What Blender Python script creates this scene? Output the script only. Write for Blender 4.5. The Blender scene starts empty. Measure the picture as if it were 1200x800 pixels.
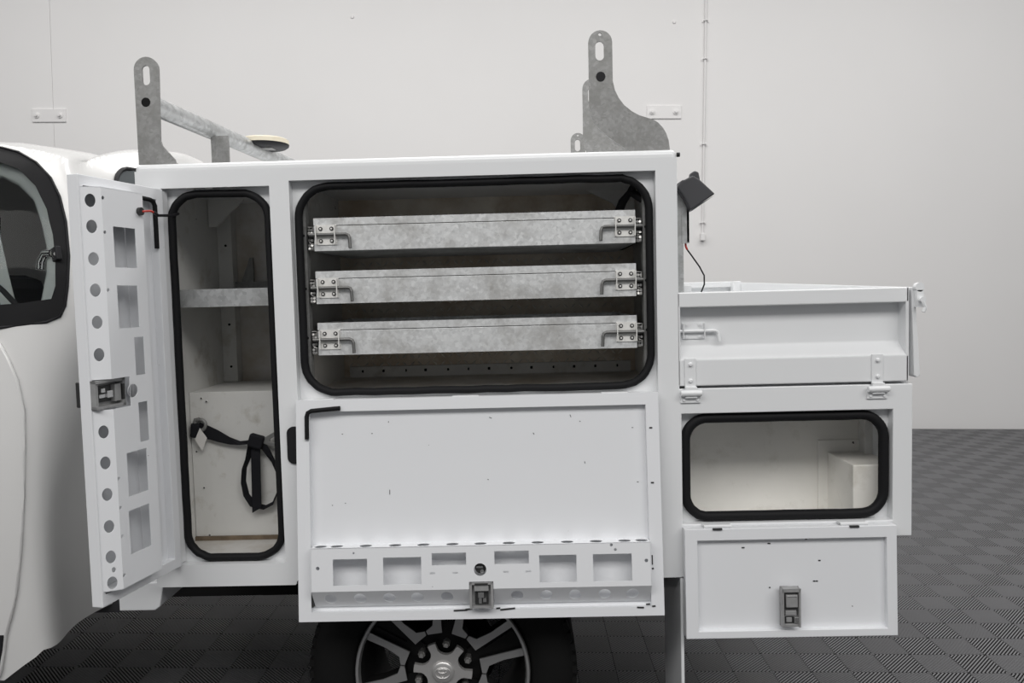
import bpy, bmesh, math, random
import numpy as np
from mathutils import Vector, Matrix
from mathutils.geometry import delaunay_2d_cdt
R = math.radians
random.seed(7)
C = bpy.context.scene.collection
scene = bpy.context.scene

# ------------------------------------------------------------------ camera
cd = bpy.data.cameras.new('camera'); cam = bpy.data.objects.new('camera', cd); C.objects.link(cam)
cd.sensor_width = 36; cd.lens = 900 / 1200 * 36; cd.clip_start = .05
cam.location = (0, -2.065, 1.457)
cam.rotation_euler = (R(90 - 3.5), 0, R(.8))
scene.camera = cam
# ------------------------------------------------------------------ world, lamps, exposure
w = bpy.data.worlds.new('workshop_light'); scene.world = w; w.use_nodes = True
w.node_tree.nodes['Background'].inputs[0].default_value = (.97, .98, 1, 1)
w.node_tree.nodes['Background'].inputs[1].default_value = .26
def lamp(name, loc, sx, sy, power, rot=(0, 0, 0)):
    l = bpy.data.lights.new(name, 'AREA'); l.shape = 'RECTANGLE'; l.size = sx; l.size_y = sy
    l.energy = power; l.color = (1, .985, .965)
    o = bpy.data.objects.new(name, l); C.objects.link(o); o.location = loc; o.rotation_euler = rot
lamp('ceiling_lamp_front', (0, -4.6, 5.3), 12, 2.0, 420, (R(22), 0, 0))
lamp('ceiling_lamp_middle', (0, .2, 6.4), 14, 1.2, 170)
lamp('ceiling_lamp_rear', (-.2, 2.9, 6.4), 15, 1.2, 400)
scene.view_settings.view_transform = 'Standard'; scene.view_settings.look = 'None'
scene.view_settings.gamma = 1; scene.view_settings.exposure = 0.0
scene.view_settings.use_curve_mapping = False

# ------------------------------------------------------------------ materials
def nodes(name):
    m = bpy.data.materials.new(name); m.use_nodes = True
    nt = m.node_tree; return m, nt, nt.nodes['Principled BSDF']
def mk(name, col, rough=.5, metal=0, var=0, vscale=8, bump=0, bscale=60, coat=0, dirt=None, dscale=5, dlo=.5, dhi=.7, voro=0, vcscale=90, chips=0):
    m, nt, b = nodes(name); N = nt.nodes.new; LK = nt.links.new
    b.inputs['Roughness'].default_value = rough; b.inputs['Metallic'].default_value = metal
    if coat: b.inputs['Coat Weight'].default_value = coat; b.inputs['Coat Roughness'].default_value = .12
    tc = N('ShaderNodeTexCoord'); src = None
    def mix(a, bcol, fac):
        x = N('ShaderNodeMix'); x.data_type = 'RGBA'
        if fac is not None: LK(fac, x.inputs[0])
        if isinstance(a, tuple): x.inputs[6].default_value = (*a, 1)
        else: LK(a, x.inputs[6])
        x.inputs[7].default_value = (*bcol, 1); return x.outputs[2]
    def ramp(out, lo, hi):
        r = N('ShaderNodeMapRange'); r.inputs[1].default_value = lo; r.inputs[2].default_value = hi
        LK(out, r.inputs[0]); return r.outputs[0]
    cur = tuple(col)
    if var:
        n = N('ShaderNodeTexNoise'); n.inputs['Scale'].default_value = vscale; n.inputs['Detail'].default_value = 6
        LK(tc.outputs['Object'], n.inputs['Vector'])
        cur = mix(cur, tuple(c * (1 - var) for c in col), ramp(n.outputs[0], .35, .7))
    if voro:
        v = N('ShaderNodeTexVoronoi'); v.inputs['Scale'].default_value = vcscale; LK(tc.outputs['Object'], v.inputs['Vector'])
        sp = N('ShaderNodeSeparateColor'); LK(v.outputs['Color'], sp.inputs[0])
        mu = N('ShaderNodeMath'); mu.operation = 'MULTIPLY'; mu.inputs[1].default_value = voro; LK(sp.outputs[0], mu.inputs[0])
        cur = mix(cur, tuple(c * .45 for c in col), mu.outputs[0])
        rr = N('ShaderNodeMapRange'); rr.inputs[3].default_value = rough - .1; rr.inputs[4].default_value = rough + .12
        LK(sp.outputs[1], rr.inputs[0]); LK(rr.outputs[0], b.inputs['Roughness'])
    if dirt:
        n = N('ShaderNodeTexNoise'); n.inputs['Scale'].default_value = dscale; n.inputs['Detail'].default_value = 9; n.inputs['Roughness'].default_value = .65
        LK(tc.outputs['Object'], n.inputs['Vector'])
        cur = mix(cur, dirt, ramp(n.outputs[0], dlo, dhi))
    if chips:
        n = N('ShaderNodeTexNoise'); n.inputs['Scale'].default_value = chips; n.inputs['Detail'].default_value = 3
        LK(tc.outputs['Object'], n.inputs['Vector'])
        cur = mix(cur, (.1, .09, .08), ramp(n.outputs[0], .765, .775))
    if isinstance(cur, tuple): b.inputs['Base Color'].default_value = (*cur, 1)
    else: LK(cur, b.inputs['Base Color'])
    if bump:
        n = N('ShaderNodeTexNoise'); n.inputs['Scale'].default_value = bscale; n.inputs['Detail'].default_value = 4
        LK(tc.outputs['Object'], n.inputs['Vector'])
        bp = N('ShaderNodeBump'); bp.inputs['Strength'].default_value = bump; bp.inputs['Distance'].default_value = .002
        LK(n.outputs[0], bp.inputs['Height']); LK(bp.outputs[0], b.inputs['Normal'])
    return m
PAINT = mk('white_powdercoat', (.79, .80, .81), .32, bump=.04, bscale=220, coat=.3)
DOORP = mk('white_door_paint', (.79, .80, .82), .42, bump=.05, bscale=220, chips=38)
INNERW = mk('grubby_white_inside', (.72, .715, .69), .5, var=.10, vscale=6, dirt=(.42, .39, .33), dscale=11, dlo=.56, dhi=.8, chips=30)
BOXW = mk('brightened_yellowed_white', (.82, .80, .75), .5, var=.10, vscale=5, dirt=(.52, .49, .42), dscale=9, dlo=.55, dhi=.85, chips=28)  # lighter copy of the inside white, the box's brightness put into its colour
CABP = mk('white_car_paint', (.74, .735, .725), .25, coat=.5)
GALV = mk('galvanised_steel', (.56, .57, .57), .42, .55, voro=.45, vcscale=85, dirt=(.33, .33, .32), dscale=9, dlo=.5, dhi=.75)
GALVD = mk('dull_galvanised_steel', (.33, .33, .325), .5, .45, voro=.4, vcscale=130, dirt=(.22, .22, .21), dscale=26, dlo=.42, dhi=.72)
DRAW = mk('drawer_galvanised_steel', (.76, .77, .77), .42, .3, voro=.36, vcscale=120, dirt=(.36, .35, .33), dscale=9, dlo=.47, dhi=.76)
CHECK = mk('dirty_checker_plate', (.88, .81, .70), .5, .05, var=.25, vscale=6, dirt=(.58, .48, .37), dscale=7, dlo=.42, dhi=.66)
TREAD = mk('worn_tread_tops', (.92, .88, .80), .45, .1, var=.4, vscale=9)
SHEET = mk('dirty_sheet_metal', (.74, .72, .69), .55, .1, var=.25, vscale=7, dirt=(.48, .43, .36), dscale=6, dlo=.45, dhi=.7)
RUBBER = mk('black_rubber', (.011, .011, .012), .6, bump=.1, bscale=90)
BLACK = mk('black_plastic', (.02, .02, .022), .45)
LAMPB = mk('charcoal_lamp_plastic', (.045, .045, .05), .5)
DARK = mk('underbody_black', (.012, .012, .012), .8)
STEEL = mk('zinc_steel', (.62, .61, .59), .32, .85, var=.25, vscale=60)
ZINC = mk('zinc_plate', (.86, .85, .82), .45, .15, var=.12, vscale=80)
RODM = mk('worn_rod_steel', (.13, .13, .127), .42, .5)
STEELD = mk('dark_steel', (.07, .07, .07), .4, .7)
CHROME = mk('bright_steel', (.75, .75, .75), .2, .95)
WEB = mk('black_webbing', (.015, .015, .018), .75, bump=.3, bscale=400)
TAG = mk('white_label', (.75, .73, .70), .6)
BRICKR = mk('rusty_strip', (.20, .15, .10), .8, var=.4, vscale=30)
TYRE = mk('tyre_rubber', (.007, .007, .007), .75, bump=.2, bscale=40)
ALLOY = mk('machined_alloy', (.42, .42, .42), .35, .75)
ALLOYB = mk('bright_alloy_hub', (.62, .61, .60), .35, .7)
ALLOYK = mk('gloss_black_alloy', (.008, .008, .008), .45)
LENS = mk('clear_beacon_lens', (.72, .66, .52), .35, bump=.4, bscale=30)
REDW = mk('red_wire', (.45, .03, .02), .5)
for m_ in (TYRE, DARK, RUBBER, ALLOYK, BLACK, WEB): m_.node_tree.nodes['Principled BSDF'].inputs['Specular IOR Level'].default_value = .15
LATCH = mk('grey_latch_metal', (.40, .40, .40), .42, .35, var=.15, vscale=60)
TRIM = mk('grey_cab_trim', (.52, .54, .53), .6)
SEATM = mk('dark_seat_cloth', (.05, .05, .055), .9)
WALLM = mk('painted_concrete_wall', (.80, .79, .785), .7, var=.025, vscale=.7, bump=.15, bscale=18)
WALLP = mk('painted_steel_plate', (.78, .77, .765), .5)
TILEM = mk('charcoal_floor_plastic', (.16, .16, .167), .45, var=.10, vscale=.9)
TILEB = mk('floor_tile_underside', (.004, .004, .004), .9)
SLAB = mk('dark_floor_slab', (.02, .02, .02), .8)
gm, nt, b = nodes('tinted_window_glass')
b.inputs['Base Color'].default_value = (.62, .66, .65, 1); b.inputs['Roughness'].default_value = .02
b.inputs['Transmission Weight'].default_value = 1; b.inputs['IOR'].default_value = 1.15
GLASS = gm
gm, nt, b = nodes('dark_window_glass')
b.inputs['Base Color'].default_value = (.10, .11, .115, 1); b.inputs['Roughness'].default_value = .06
DGLASS = gm

# ------------------------------------------------------------------ mesh helpers
def pip(p, poly):
    x, y = p; n = len(poly); c = False; j = n - 1
    for i in range(n):
        a = poly[i]; q = poly[j]
        if (a[1] > y) != (q[1] > y) and x < (q[0] - a[0]) * (y - a[1]) / (q[1] - a[1]) + a[0]: c = not c
        j = i
    return c
def tri2d(outer, holes, extra=()):
    vs = []; es = []
    for lp in [outer] + list(holes):
        n = len(vs); vs += [Vector(p) for p in lp]; es += [(n + i, n + (i + 1) % len(lp)) for i in range(len(lp))]
    vs += [Vector(p) for p in extra]
    ov, oe, of, *_ = delaunay_2d_cdt(vs, es, [], 0, 1e-6)
    fs = []
    for f in of:
        c = (sum(ov[i].x for i in f) / len(f), sum(ov[i].y for i in f) / len(f))
        if pip(c, outer) and not any(pip(c, h) for h in holes): fs.append(tuple(f))
    return [(v.x, v.y) for v in ov], fs
def circ(x, y, rx, ry=None, n=20, a0=0):
    ry = ry or rx
    return [(x + rx * math.cos(a0 + 2 * math.pi * i / n), y + ry * math.sin(a0 + 2 * math.pi * i / n)) for i in range(n)]
def rect(x0, x1, z0, z1): return [(x0, z0), (x1, z0), (x1, z1), (x0, z1)]
def rrect(x0, x1, z0, z1, r, n=8):
    o = []
    for cx, cz, a in ((x1 - r, z0 + r, -90), (x1 - r, z1 - r, 0), (x0 + r, z1 - r, 90), (x0 + r, z0 + r, 180)):
        o += [(cx + r * math.cos(R(a + 90 * i / n)), cz + r * math.sin(R(a + 90 * i / n))) for i in range(n + 1)]
    return o
def slot(x, z, hw, hl, n=8):
    return [(x + hw * math.cos(R(180 * i / n)), z + hl - hw + hw * math.sin(R(180 * i / n))) for i in range(n + 1)] + \
           [(x + hw * math.cos(R(180 + 180 * i / n)), z - hl + hw + hw * math.sin(R(180 + 180 * i / n))) for i in range(n + 1)]
XZ = lambda a, b, c: (a, c, b)          # plate in the x-z plane, c = depth y
XY = lambda a, b, c: (a, b, c)
YZ = lambda a, b, c: (c, a, b)
class MB:
    def __init__(s): s.v = []; s.f = []; s.m = []; s.cur = 0
    def add(s, vs, fs):
        n = len(s.v); s.v += [tuple(v) for v in vs]; s.f += [tuple(n + i for i in f) for f in fs]; s.m += [s.cur] * len(fs); return s
    def mat(s, i): s.cur = i; return s
    def box(s, x0, x1, y0, y1, z0, z1):
        return s.add([(x, y, z) for x in (x0, x1) for y in (y0, y1) for z in (z0, z1)],
                     [(0, 1, 3, 2), (4, 6, 7, 5), (0, 4, 5, 1), (2, 3, 7, 6), (0, 2, 6, 4), (1, 5, 7, 3)])
    def obox(s, c, h, M):
        vs = [Vector(c) + M @ Vector((h[0] * i, h[1] * j, h[2] * k)) for i in (-1, 1) for j in (-1, 1) for k in (-1, 1)]
        return s.add(vs, [(0, 1, 3, 2), (4, 6, 7, 5), (0, 4, 5, 1), (2, 3, 7, 6), (0, 2, 6, 4), (1, 5, 7, 3)])
    def plate(s, outer, holes, fn, c0, c1):
        vs, fs = tri2d(outer, holes); n = len(vs)
        s.add([fn(a, b, c0) for a, b in vs] + [fn(a, b, c1) for a, b in vs],
              [f[::-1] for f in fs] + [tuple(n + i for i in f) for f in fs])
        for lp in [outer] + list(holes):
            k = len(lp)
            s.add([fn(a, b, c0) for a, b in lp] + [fn(a, b, c1) for a, b in lp],
                  [(i, (i + 1) % k, k + (i + 1) % k, k + i) for i in range(k)])
        return s
    def tube(s, path, r, n=8, closed=False, flat=None):
        P = [Vector(p) for p in path]; k = len(P); rings = []; up = None
        for i in range(k):
            if closed: t = (P[(i + 1) % k] - P[i - 1]).normalized()
            else: t = (P[min(i + 1, k - 1)] - P[max(i - 1, 0)]).normalized()
            if up is None:
                a = Vector((0, 1, 0)) if abs(t.y) < .9 else Vector((1, 0, 0)); up = (a - t * a.dot(t)).normalized()
            else: up = (up - t * up.dot(t)).normalized()
            sd = t.cross(up); ru, rs = (flat if flat else (r, r))
            rings.append([P[i] + up * (ru * math.cos(2 * math.pi * j / n)) + sd * (rs * math.sin(2 * math.pi * j / n)) for j in range(n)])
        vs = [p for rg in rings for p in rg]; fs = []
        for i in range(k if closed else k - 1):
            q = (i + 1) % k
            fs += [(i * n + j, i * n + (j + 1) % n, q * n + (j + 1) % n, q * n + j) for j in range(n)]
        if not closed: fs += [tuple(range(n))[::-1], tuple((k - 1) * n + j for j in range(n))]
        return s.add(vs, fs)
    def cyl(s, p0, p1, r0, r1=None, n=16):
        r1 = r0 if r1 is None else r1
        a = Vector(p0); b = Vector(p1); t = (b - a).normalized()
        u = t.orthogonal().normalized(); v = t.cross(u)
        g = lambda c, r: [c + u * (r * math.cos(2 * math.pi * j / n)) + v * (r * math.sin(2 * math.pi * j / n)) for j in range(n)]
        return s.add(g(a, r0) + g(b, r1), [(j, (j + 1) % n, n + (j + 1) % n, n + j) for j in range(n)] + [tuple(range(n))[::-1], tuple(range(n, 2 * n))])
    def rev(s, prof, cx, cz, n=48, closed=False):      # profile (r, y) about the y axis through (cx, cz)
        k = len(prof); vs = []
        for i in range(n):
            a = 2 * math.pi * i / n
            vs += [(cx + r * math.cos(a), y, cz + r * math.sin(a)) for r, y in prof]
        fs = []
        for i in range(n):
            q = (i + 1) % n
            for j in range(k if closed else k - 1):
                fs.append((i * k + j, i * k + (j + 1) % k, q * k + (j + 1) % k, q * k + j))
        return s.add(vs, fs)
    def build(s, name, mats, parent=None, bevel=0, smooth=0, recalc=True, seg=2):
        me = bpy.data.meshes.new(name); bm = bmesh.new()
        bv = [bm.verts.new(v) for v in s.v]
        for f, mi in zip(s.f, s.m):
            try:
                q = bm.faces.new([bv[i] for i in f]); q.material_index = mi
            except ValueError: pass
        bmesh.ops.remove_doubles(bm, verts=bm.verts, dist=1e-5)
        if recalc: bmesh.ops.recalc_face_normals(bm, faces=bm.faces)
        if bevel:
            ed = [e for e in bm.edges if len(e.link_faces) == 2 and e.calc_face_angle(0) > .6]
            bmesh.ops.bevel(bm, geom=ed, offset=bevel, segments=seg, profile=.5, affect='EDGES', clamp_overlap=True)
        bm.to_mesh(me); bm.free()
        for m in (mats if isinstance(mats, (list, tuple)) else [mats]): me.materials.append(m)
        if smooth:
            me.shade_smooth(); me.set_sharp_from_angle(angle=R(smooth))
        o = bpy.data.objects.new(name, me); C.objects.link(o); o.parent = parent
        return o
def empty(name, loc, rot=(0, 0, 0), parent=None):
    o = bpy.data.objects.new(name, None); C.objects.link(o); o.location = loc; o.rotation_euler = rot; o.parent = parent; o.empty_display_size = .1
    return o
def tag(o, label=None, cat=None, group=None, kind=None):
    if label: o['label'] = label
    if cat: o['category'] = cat
    if group: o['group'] = group
    if kind: o['kind'] = kind
    return o
def dup(o, parent=None, loc=None):
    c = o.copy(); C.objects.link(c); c.parent = parent
    if loc: c.location = loc
    return c

# ------------------------------------------------------------------ the room
WY = 6.376
wb = MB().box(-14, 14, WY + .03, WY + .25, -.05, 6.6).build('wall_back', WALLM); tag(wb, kind='structure')
for a, bb in ((-14, -5.1215), (-5.1185, 14)):
    MB().box(a, bb, WY, WY + .03, -.02, 6.6).build('wall_panel', WALLM, wb, bevel=.001, seg=1)
for x, z in ((-1.836, 4.437), (1.619, 4.366)):
    MB().cyl((x, WY + .002, z), (x, WY - .012, z), .022, .014, 12).build('anchor_cap', WALLP, wb)
def tie_plate(x0, z0, label):
    e = empty('wall_tie_plate', (x0, WY, z0)); tag(e, label, 'wall plate')
    MB().box(0, .37, -.014, .003, 0, .14).build('plate', WALLP, e, bevel=.003)
    for u in (.055, .31):
        MB().cyl((u, -.013, .07), (u, -.022, .07), .03, n=16).cyl((u, -.021, .07), (u, -.045, .07), .016, n=6).build('bolt', WALLP, e)
tie_plate(-5.349, 3.333, 'white bolted steel plate on the wall above the white cab roof')
tie_plate(1.336, 3.348, 'white bolted steel plate on the wall beside the vertical conduit')
cdt = empty('wall_conduit', (1.952, WY, 2.06)); tag(cdt, 'thin white vertical cable conduit clipped to the back wall', 'conduit')
MB().cyl((0, -.018, 0), (0, -.018, 4.4), .010, n=12).build('pipe', WALLP, cdt, smooth=40)
MB().box(-.024, .024, -.05, .003, -.02, .06).build('end_fitting', WALLP, cdt, bevel=.006)
for z in (.16, 1.0, 1.9, 2.3, 3.2):
    MB().box(-.038, .038, -.006, .003, z, z + .03).tube([(-.02, -.004, z + .015), (-.018, -.03, z + .015), (0, -.038, z + .015), (.018, -.03, z + .015), (.02, -.004, z + .015)], .006, 6).build('clip', WALLP, cdt)
fl = MB().box(-14, 14, -7, WY + .05, -.2, -.02).build('floor', SLAB); tag(fl, kind='structure')

# ribbed floor tiles, alternate squares turned by a quarter turn
TS = .151; OX, OY = 1.7232, 1.142
def clip(poly, nx, ny, c):
    out = []
    for i in range(len(poly)):
        p, q = poly[i], poly[(i + 1) % len(poly)]
        dp = p[0] * nx + p[1] * ny - c; dq = q[0] * nx + q[1] * ny - c
        if dp <= 0: out.append(p)
        if (dp < 0 < dq) or (dq < 0 < dp):
            t = dp / (dp - dq); out.append((p[0] + t * (q[0] - p[0]), p[1] + t * (q[1] - p[1])))
    return out
def tile_geo(sgn):
    v = []; f = []; mi = []
    g = .0012; sq = rect(g, TS - g, g, TS - g)
    for i, p in enumerate(sq): v.append((p[0], p[1], -.014))
    f.append((0, 1, 2, 3)); mi.append(1)
    n = 20; k = math.sqrt(.5); nx, ny = (k, -k) if sgn > 0 else (k, k)
    lo = -TS * k if sgn > 0 else 0
    for i in range(n):
        c = lo + (i + .5) * (2 * TS * k) / n; h = .0025
        p = clip(clip(sq, nx, ny, c + h), -nx, -ny, -(c - h))
        if len(p) < 3: continue
        m = len(p); o = len(v)
        v += [(x, y, 0) for x, y in p] + [(x, y, -.0028) for x, y in p]; f.append(tuple(o + m + j for j in range(m))[::-1]); mi.append(0)
        f.append(tuple(o + j for j in range(m))); mi.append(0)
        for j in range(m):
            q = (j + 1) % m; f.append((o + j, o + m + j, o + m + q, o + q)); mi.append(0)
    return v, f, mi
geo = {s: tile_geo(s) for s in (1, -1)}
def pxl(x, y):
    d = Vector((x, y, 0)) - cam.location; a = R(.8); p = R(3.5)
    f_ = Vector((-math.sin(a) * math.cos(p), math.cos(a) * math.cos(p), -math.sin(p))); r_ = Vector((math.cos(a), math.sin(a), 0)); u_ = r_.cross(f_)
    z = d.dot(f_)
    return (600 + 900 * d.dot(r_) / z, 400 - 900 * d.dot(u_) / z, z) if z > .3 else (0, 0, 0)
tl = []
for i in range(-46, 48):
    for j in range(-16, 35):
        x, y = OX + i * TS, OY + j * TS
        if x < -5 or x > 8.6 or y + TS > WY: continue
        u, v, z = pxl(x + TS / 2, y + TS / 2)
        vis = z > 0 and -20 < u < 1220 and v < 815 and ((u < 375 and v > 685) or (660 < u < 815 and v > 715) or (u > 1040 and v > 495) or (u > 790 and v > 735))
        tl.append((0 if vis else 1, z if z > 0 else 50, i, j))
tl.sort()
tm = {}
for s in (1, -1):
    me = bpy.data.meshes.new('floor_tile'); me.from_pydata(*[geo[s][0], [], geo[s][1]])
    me.materials.append(TILEM); me.materials.append(TILEB); me.polygons.foreach_set('material_index', geo[s][2]); tm[s] = me
for _, _, i, j in tl[:300]:
    o = bpy.data.objects.new('floor_tile', tm[1 if (i + j) % 2 == 0 else -1]); C.objects.link(o); o.parent = fl; o.location = (OX + i * TS, OY + j * TS, 0)
AV = []; AF = []; AM = []; off = 0
for _, _, i, j in tl[300:]:
    v, f, mi = geo[1 if (i + j) % 2 == 0 else -1]
    AV.append(np.array(v) + (OX + i * TS, OY + j * TS, 0)); AF += [tuple(k + off for k in q) for q in f]; AM += mi; off += len(v)
me = bpy.data.meshes.new('floor_tiles'); me.from_pydata(np.concatenate(AV).tolist(), [], AF)
me.materials.append(TILEM); me.materials.append(TILEB); me.polygons.foreach_set('material_index', AM)
o = bpy.data.objects.new('floor_tiles', me); C.objects.link(o); o.parent = fl; tag(o, kind='stuff')

# ------------------------------------------------------------------ the truck
T = empty('utility_truck', (-.19, 0, .037), (0, -R(1.45), 0))
tag(T, 'white utility truck with open service canopy, galvanised drawers and rear tray on ribbed floor', 'truck')

# ---- cab
L0 = .36
def herm(xs, ys, x):
    x = min(max(x, xs[0]), xs[-1]); i = 0
    while i < len(xs) - 2 and x > xs[i + 1]: i += 1
    m = np.gradient(np.array(ys), np.array(xs)); h = xs[i + 1] - xs[i]; t = (x - xs[i]) / h
    return (2 * t**3 - 3 * t**2 + 1) * ys[i] + (t**3 - 2 * t**2 + t) * h * m[i] + (-2 * t**3 + 3 * t**2) * ys[i + 1] + (t**3 - t**2) * h * m[i + 1]
DZ = ([.3, .45, .6, .9, 1.15, 1.33, 1.55, 1.75, 1.85, 1.9], [.035, .015, 0, -.015, -.008, .01, .055, .12, .17, .22])
EZ = ([.3, .9, 1.2, 1.36, 1.55, 1.7, 1.8, 1.86, 1.9], [.20, .17, .09, .03, .04, .085, .12, .145, .17])
KS = ([-1.9, -.4, -.05, .1, .2, .30, .40, .52, .65, 1.04], [0, 0, .05, .13, .165, .15, .09, .03, 0, 0])
DC = {}
def de(z):
    k = round(z, 4)
    if k not in DC: DC[k] = (float(herm(*DZ, z)), float(herm(*EZ, z)))
    return DC[k]
def S(s, z, o=0, d=None, e=None):
    t = min(max(s / L0, 0), 1) * math.pi / 2
    x = -1.22 + min(s, 0) + .26 * math.sin(t); y = .2 * (1 - math.cos(t)) + max(s - L0, 0)
    g = math.sin(t)**2; q = min(max((s - L0) / .5, 0), 1); ge = g * (1 - .75 * q * q * (3 - 2 * q))
    if d is None: d, e = de(z)
    yy = y + d * (1 - y / .88); c = min(max((z - 1.55) / .3, 0), 1); c = c * c * (3 - 2 * c)
    return (x - e * ge + o * g, yy - o * (1 - g), z - max(0, z - 1.5) * float(herm(*KS, s)) + .03 * c * min(1, yy / .6))
dn = lambda lp: [(a[0] + (b_[0] - a[0]) * k / n_, a[1] + (b_[1] - a[1]) * k / n_) for a, b_ in zip(lp, lp[1:] + lp[:1]) for n_ in [max(2, int(math.dist(a, b_) / .035))] for k in range(n_)]
def dense(lp, st=.02):
    return [(a[0] + (b_[0] - a[0]) * k / n_, a[1] + (b_[1] - a[1]) * k / n_) for a, b_ in zip(lp, lp[1:]) for n_ in [max(1, int(math.dist(a, b_) / st))] for k in range(n_)] + [lp[-1]]
def patch(mb, outer, holes, o, sp=.03):
    dl = [dn(outer)] + [dn(h) for h in holes]
    xs = [p[0] for p in outer]; zs = [p[1] for p in outer]; ex = []
    x = min(xs) + sp / 2
    while x < max(xs):
        z = min(zs) + sp / 2
        while z < max(zs):
            if min(min(math.hypot(x - p_[0], z - p_[1]) for p_ in lp) for lp in dl) > sp * .5 and pip((x, z), outer) and not any(pip((x, z), h) for h in holes): ex.append((x, z))
            z += sp
        x += sp
    vs, fs = tri2d(dl[0], dl[1:], ex)
    return mb.add([S(a, b_, o) for a, b_ in vs], fs)
WIN = [0, 0, (-.3, 1.890), (-.09, 1.892), (-.024, 1.883), (.039, 1.860), (.101, 1.820), (.142, 1.763), (.168, 1.682), (.174, 1.567), (.171, 1.471), (.166, 1.416), (.155, 1.386), (.123, 1.372), (.012, 1.36), (-.127, 1.347), 0]
WIN = [(-.45, 1.33), (-.45, 1.885)] + WIN[2:-1]
INN = [(-.40, 1.40), (-.40, 1.842), (-.208, 1.845), (-.057, 1.843), (.002, 1.83), (.059, 1.785), (.104, 1.716), (.128, 1.635), (.137, 1.551), (.14, 1.472), (.131, 1.436), (.06, 1.426), (-.131, 1.415)]
cabm = MB()
ss = [-1.9, -1.2, -.6, -.3, -.1] + [i * .03 for i in range(13)] + [.36 + .034 * i for i in range(1, 21)]
BOT = [(-1.9, .40), (-.048, .362), (.02, .412), (.083, .447), (.36, .449), (1.04, .45)]
patch(cabm, BOT + [(q_, 1.9) for q_ in ss[::-1]], [WIN], 0, .04)
rows = [(1.9, .22, .17), (1.912, .26, .18), (1.922, .34, .20), (1.932, .52, .22), (1.938, .88, .25)]
gr = [[S(s, z, 0, d, e) for s in ss] for z, d, e in rows]
n = len(ss); cabm.add([p for r_ in gr for p in r_], [(i * n + j, i * n + j + 1, (i + 1) * n + j + 1, (i + 1) * n + j) for i in range(len(rows) - 1) for j in range(n - 1)])
# far half of the cab, plain
zz = [.45, .8, 1.1, 1.33, 1.55, 1.7, 1.8, 1.86, 1.9]
gr = [[(lambda p: (p[0], 1.76 - p[1], p[2]))(S(s, z)) for s in ss] for z in zz] + [[(lambda p: (p[0], 1.76 - p[1], p[2]))(S(s, z, 0, d, e)) for s in ss] for z, d, e in rows[1:]]
cabm.add([p for r_ in gr for p in r_], [(i * n + j, i * n + j + 1, (i + 1) * n + j + 1, (i + 1) * n + j) for i in range(len(gr) - 1) for j in range(n - 1)])
cab = cabm.build('cab', CABP, T, smooth=50)
mb = MB(); patch(mb, WIN, [INN], .002)
mb.build('window_border', RUBBER, cab, smooth=50)
mb = MB(); patch(mb, INN, [], -.001); mb.build('side_window', GLASS, cab, smooth=60)
mb = MB().tube([S(*p, .003) for p in WIN], .004, 6, closed=True); mb.build('window_trim', BLACK, cab, smooth=60)
DOOR = [(-1.88, 1.28), (-.127, 1.335), (.014, 1.318), (.035, 1.276), (.058, 1.217), (.077, 1.135), (.079, 1.041), (.071, .90), (.050, .757), (.024, .636), (.002, .562), (-.02, .505), (-1.88, .505)]
mb = MB(); patch(mb, DOOR, [], .009, .03)
DD_ = dn(DOOR); k = len(DD_); mb.add([S(*p, .009) for p in DD_] + [S(*p, -.004) for p in DD_], [(i, (i + 1) % k, k + (i + 1) % k, k + i) for i in range(k)])
mb.build('cab_door', CABP, cab, smooth=50)
mb = MB().tube([S(*p, .004) for p in dense(DOOR[1:-1] + [(-.031, .46), (-.05, .394), (-.064, .37)])], .005, 6); mb.build('door_edge', CABP, cab, smooth=60)
SILL = [(-1.88, .503), (-.024, .503), (-.033, .46), (-.052, .415), (-.09, .395), (-1.88, .395)]
mb = MB(); patch(mb, SILL, [], .012, .05)
SS_ = dn(SILL); k = len(SS_); mb.add([S(*p, .012) for p in SS_] + [S(*p, -.01) for p in SS_], [(i, (i + 1) % k, k + (i + 1) % k, k + i) for i in range(k)])
mb.build('side_step', BLACK, cab)
RW = rrect(.46, 1.04, 1.42, 1.845, .07)
mb = MB(); patch(mb, RW, [], .004, .05); mb.build('rear_window', DGLASS, cab, smooth=60)
mb = MB().tube([S(*p, .006) for p in RW if p[0] < 1.03], .007, 6); mb.build('rear_window_seal', BLACK, cab, smooth=60)
# cab interior seen through the quarter window
inn = [(-.3, 1.825), (-.06, 1.82), (0, 1.80), (.05, 1.755), (.085, 1.68), (.105, 1.60), (.11, 1.51), (.10, 1.42)]
mb = MB().tube([(lambda p: (p[0], p[1] + .05, p[2]))(S(*p)) for p in inn], .018, 10, flat=(.012, .026)); mb.build('pillar_trim', TRIM, cab, smooth=60)
p = S(.142, 1.572); mb = MB().mat(0).obox((p[0], p[1] - .004, p[2]), (.017, .008, .02), Matrix.Rotation(R(-38), 3, 'Z') @ Matrix.Rotation(R(-15), 3, 'Y')).mat(1).cyl((p[0] + .004, p[1] - .016, p[2] + .0), (p[0], p[1] - .004, p[2]), .008)
q = S(.095, 1.56); mb.mat(2).tube([(q[0] + .02, q[1] + .03, q[2] + .012), (q[0] - .01, q[1] + .045, q[2] + .012), (q[0] - .025, q[1] + .05, q[2] - .01), (q[0] - .028, q[1] + .05, q[2] - .035)], .012, 8)
mb.build('window_latch', [BLACK, STEEL, TRIM], cab, bevel=.003)
mb = MB().tube([(-1.5, .12, 1.78), (-1.32, .2, 1.62), (-1.28, .22, 1.3)], .02, 6, flat=(.003, .022)); mb.build('seat_belt', TRIM, cab)
mb = MB().box(-1.62, -1.42, .2, .62, 1.0, 1.5).box(-1.6, -1.46, .3, .52, 1.5, 1.72).build('seat', SEATM, cab, bevel=.04)
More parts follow.
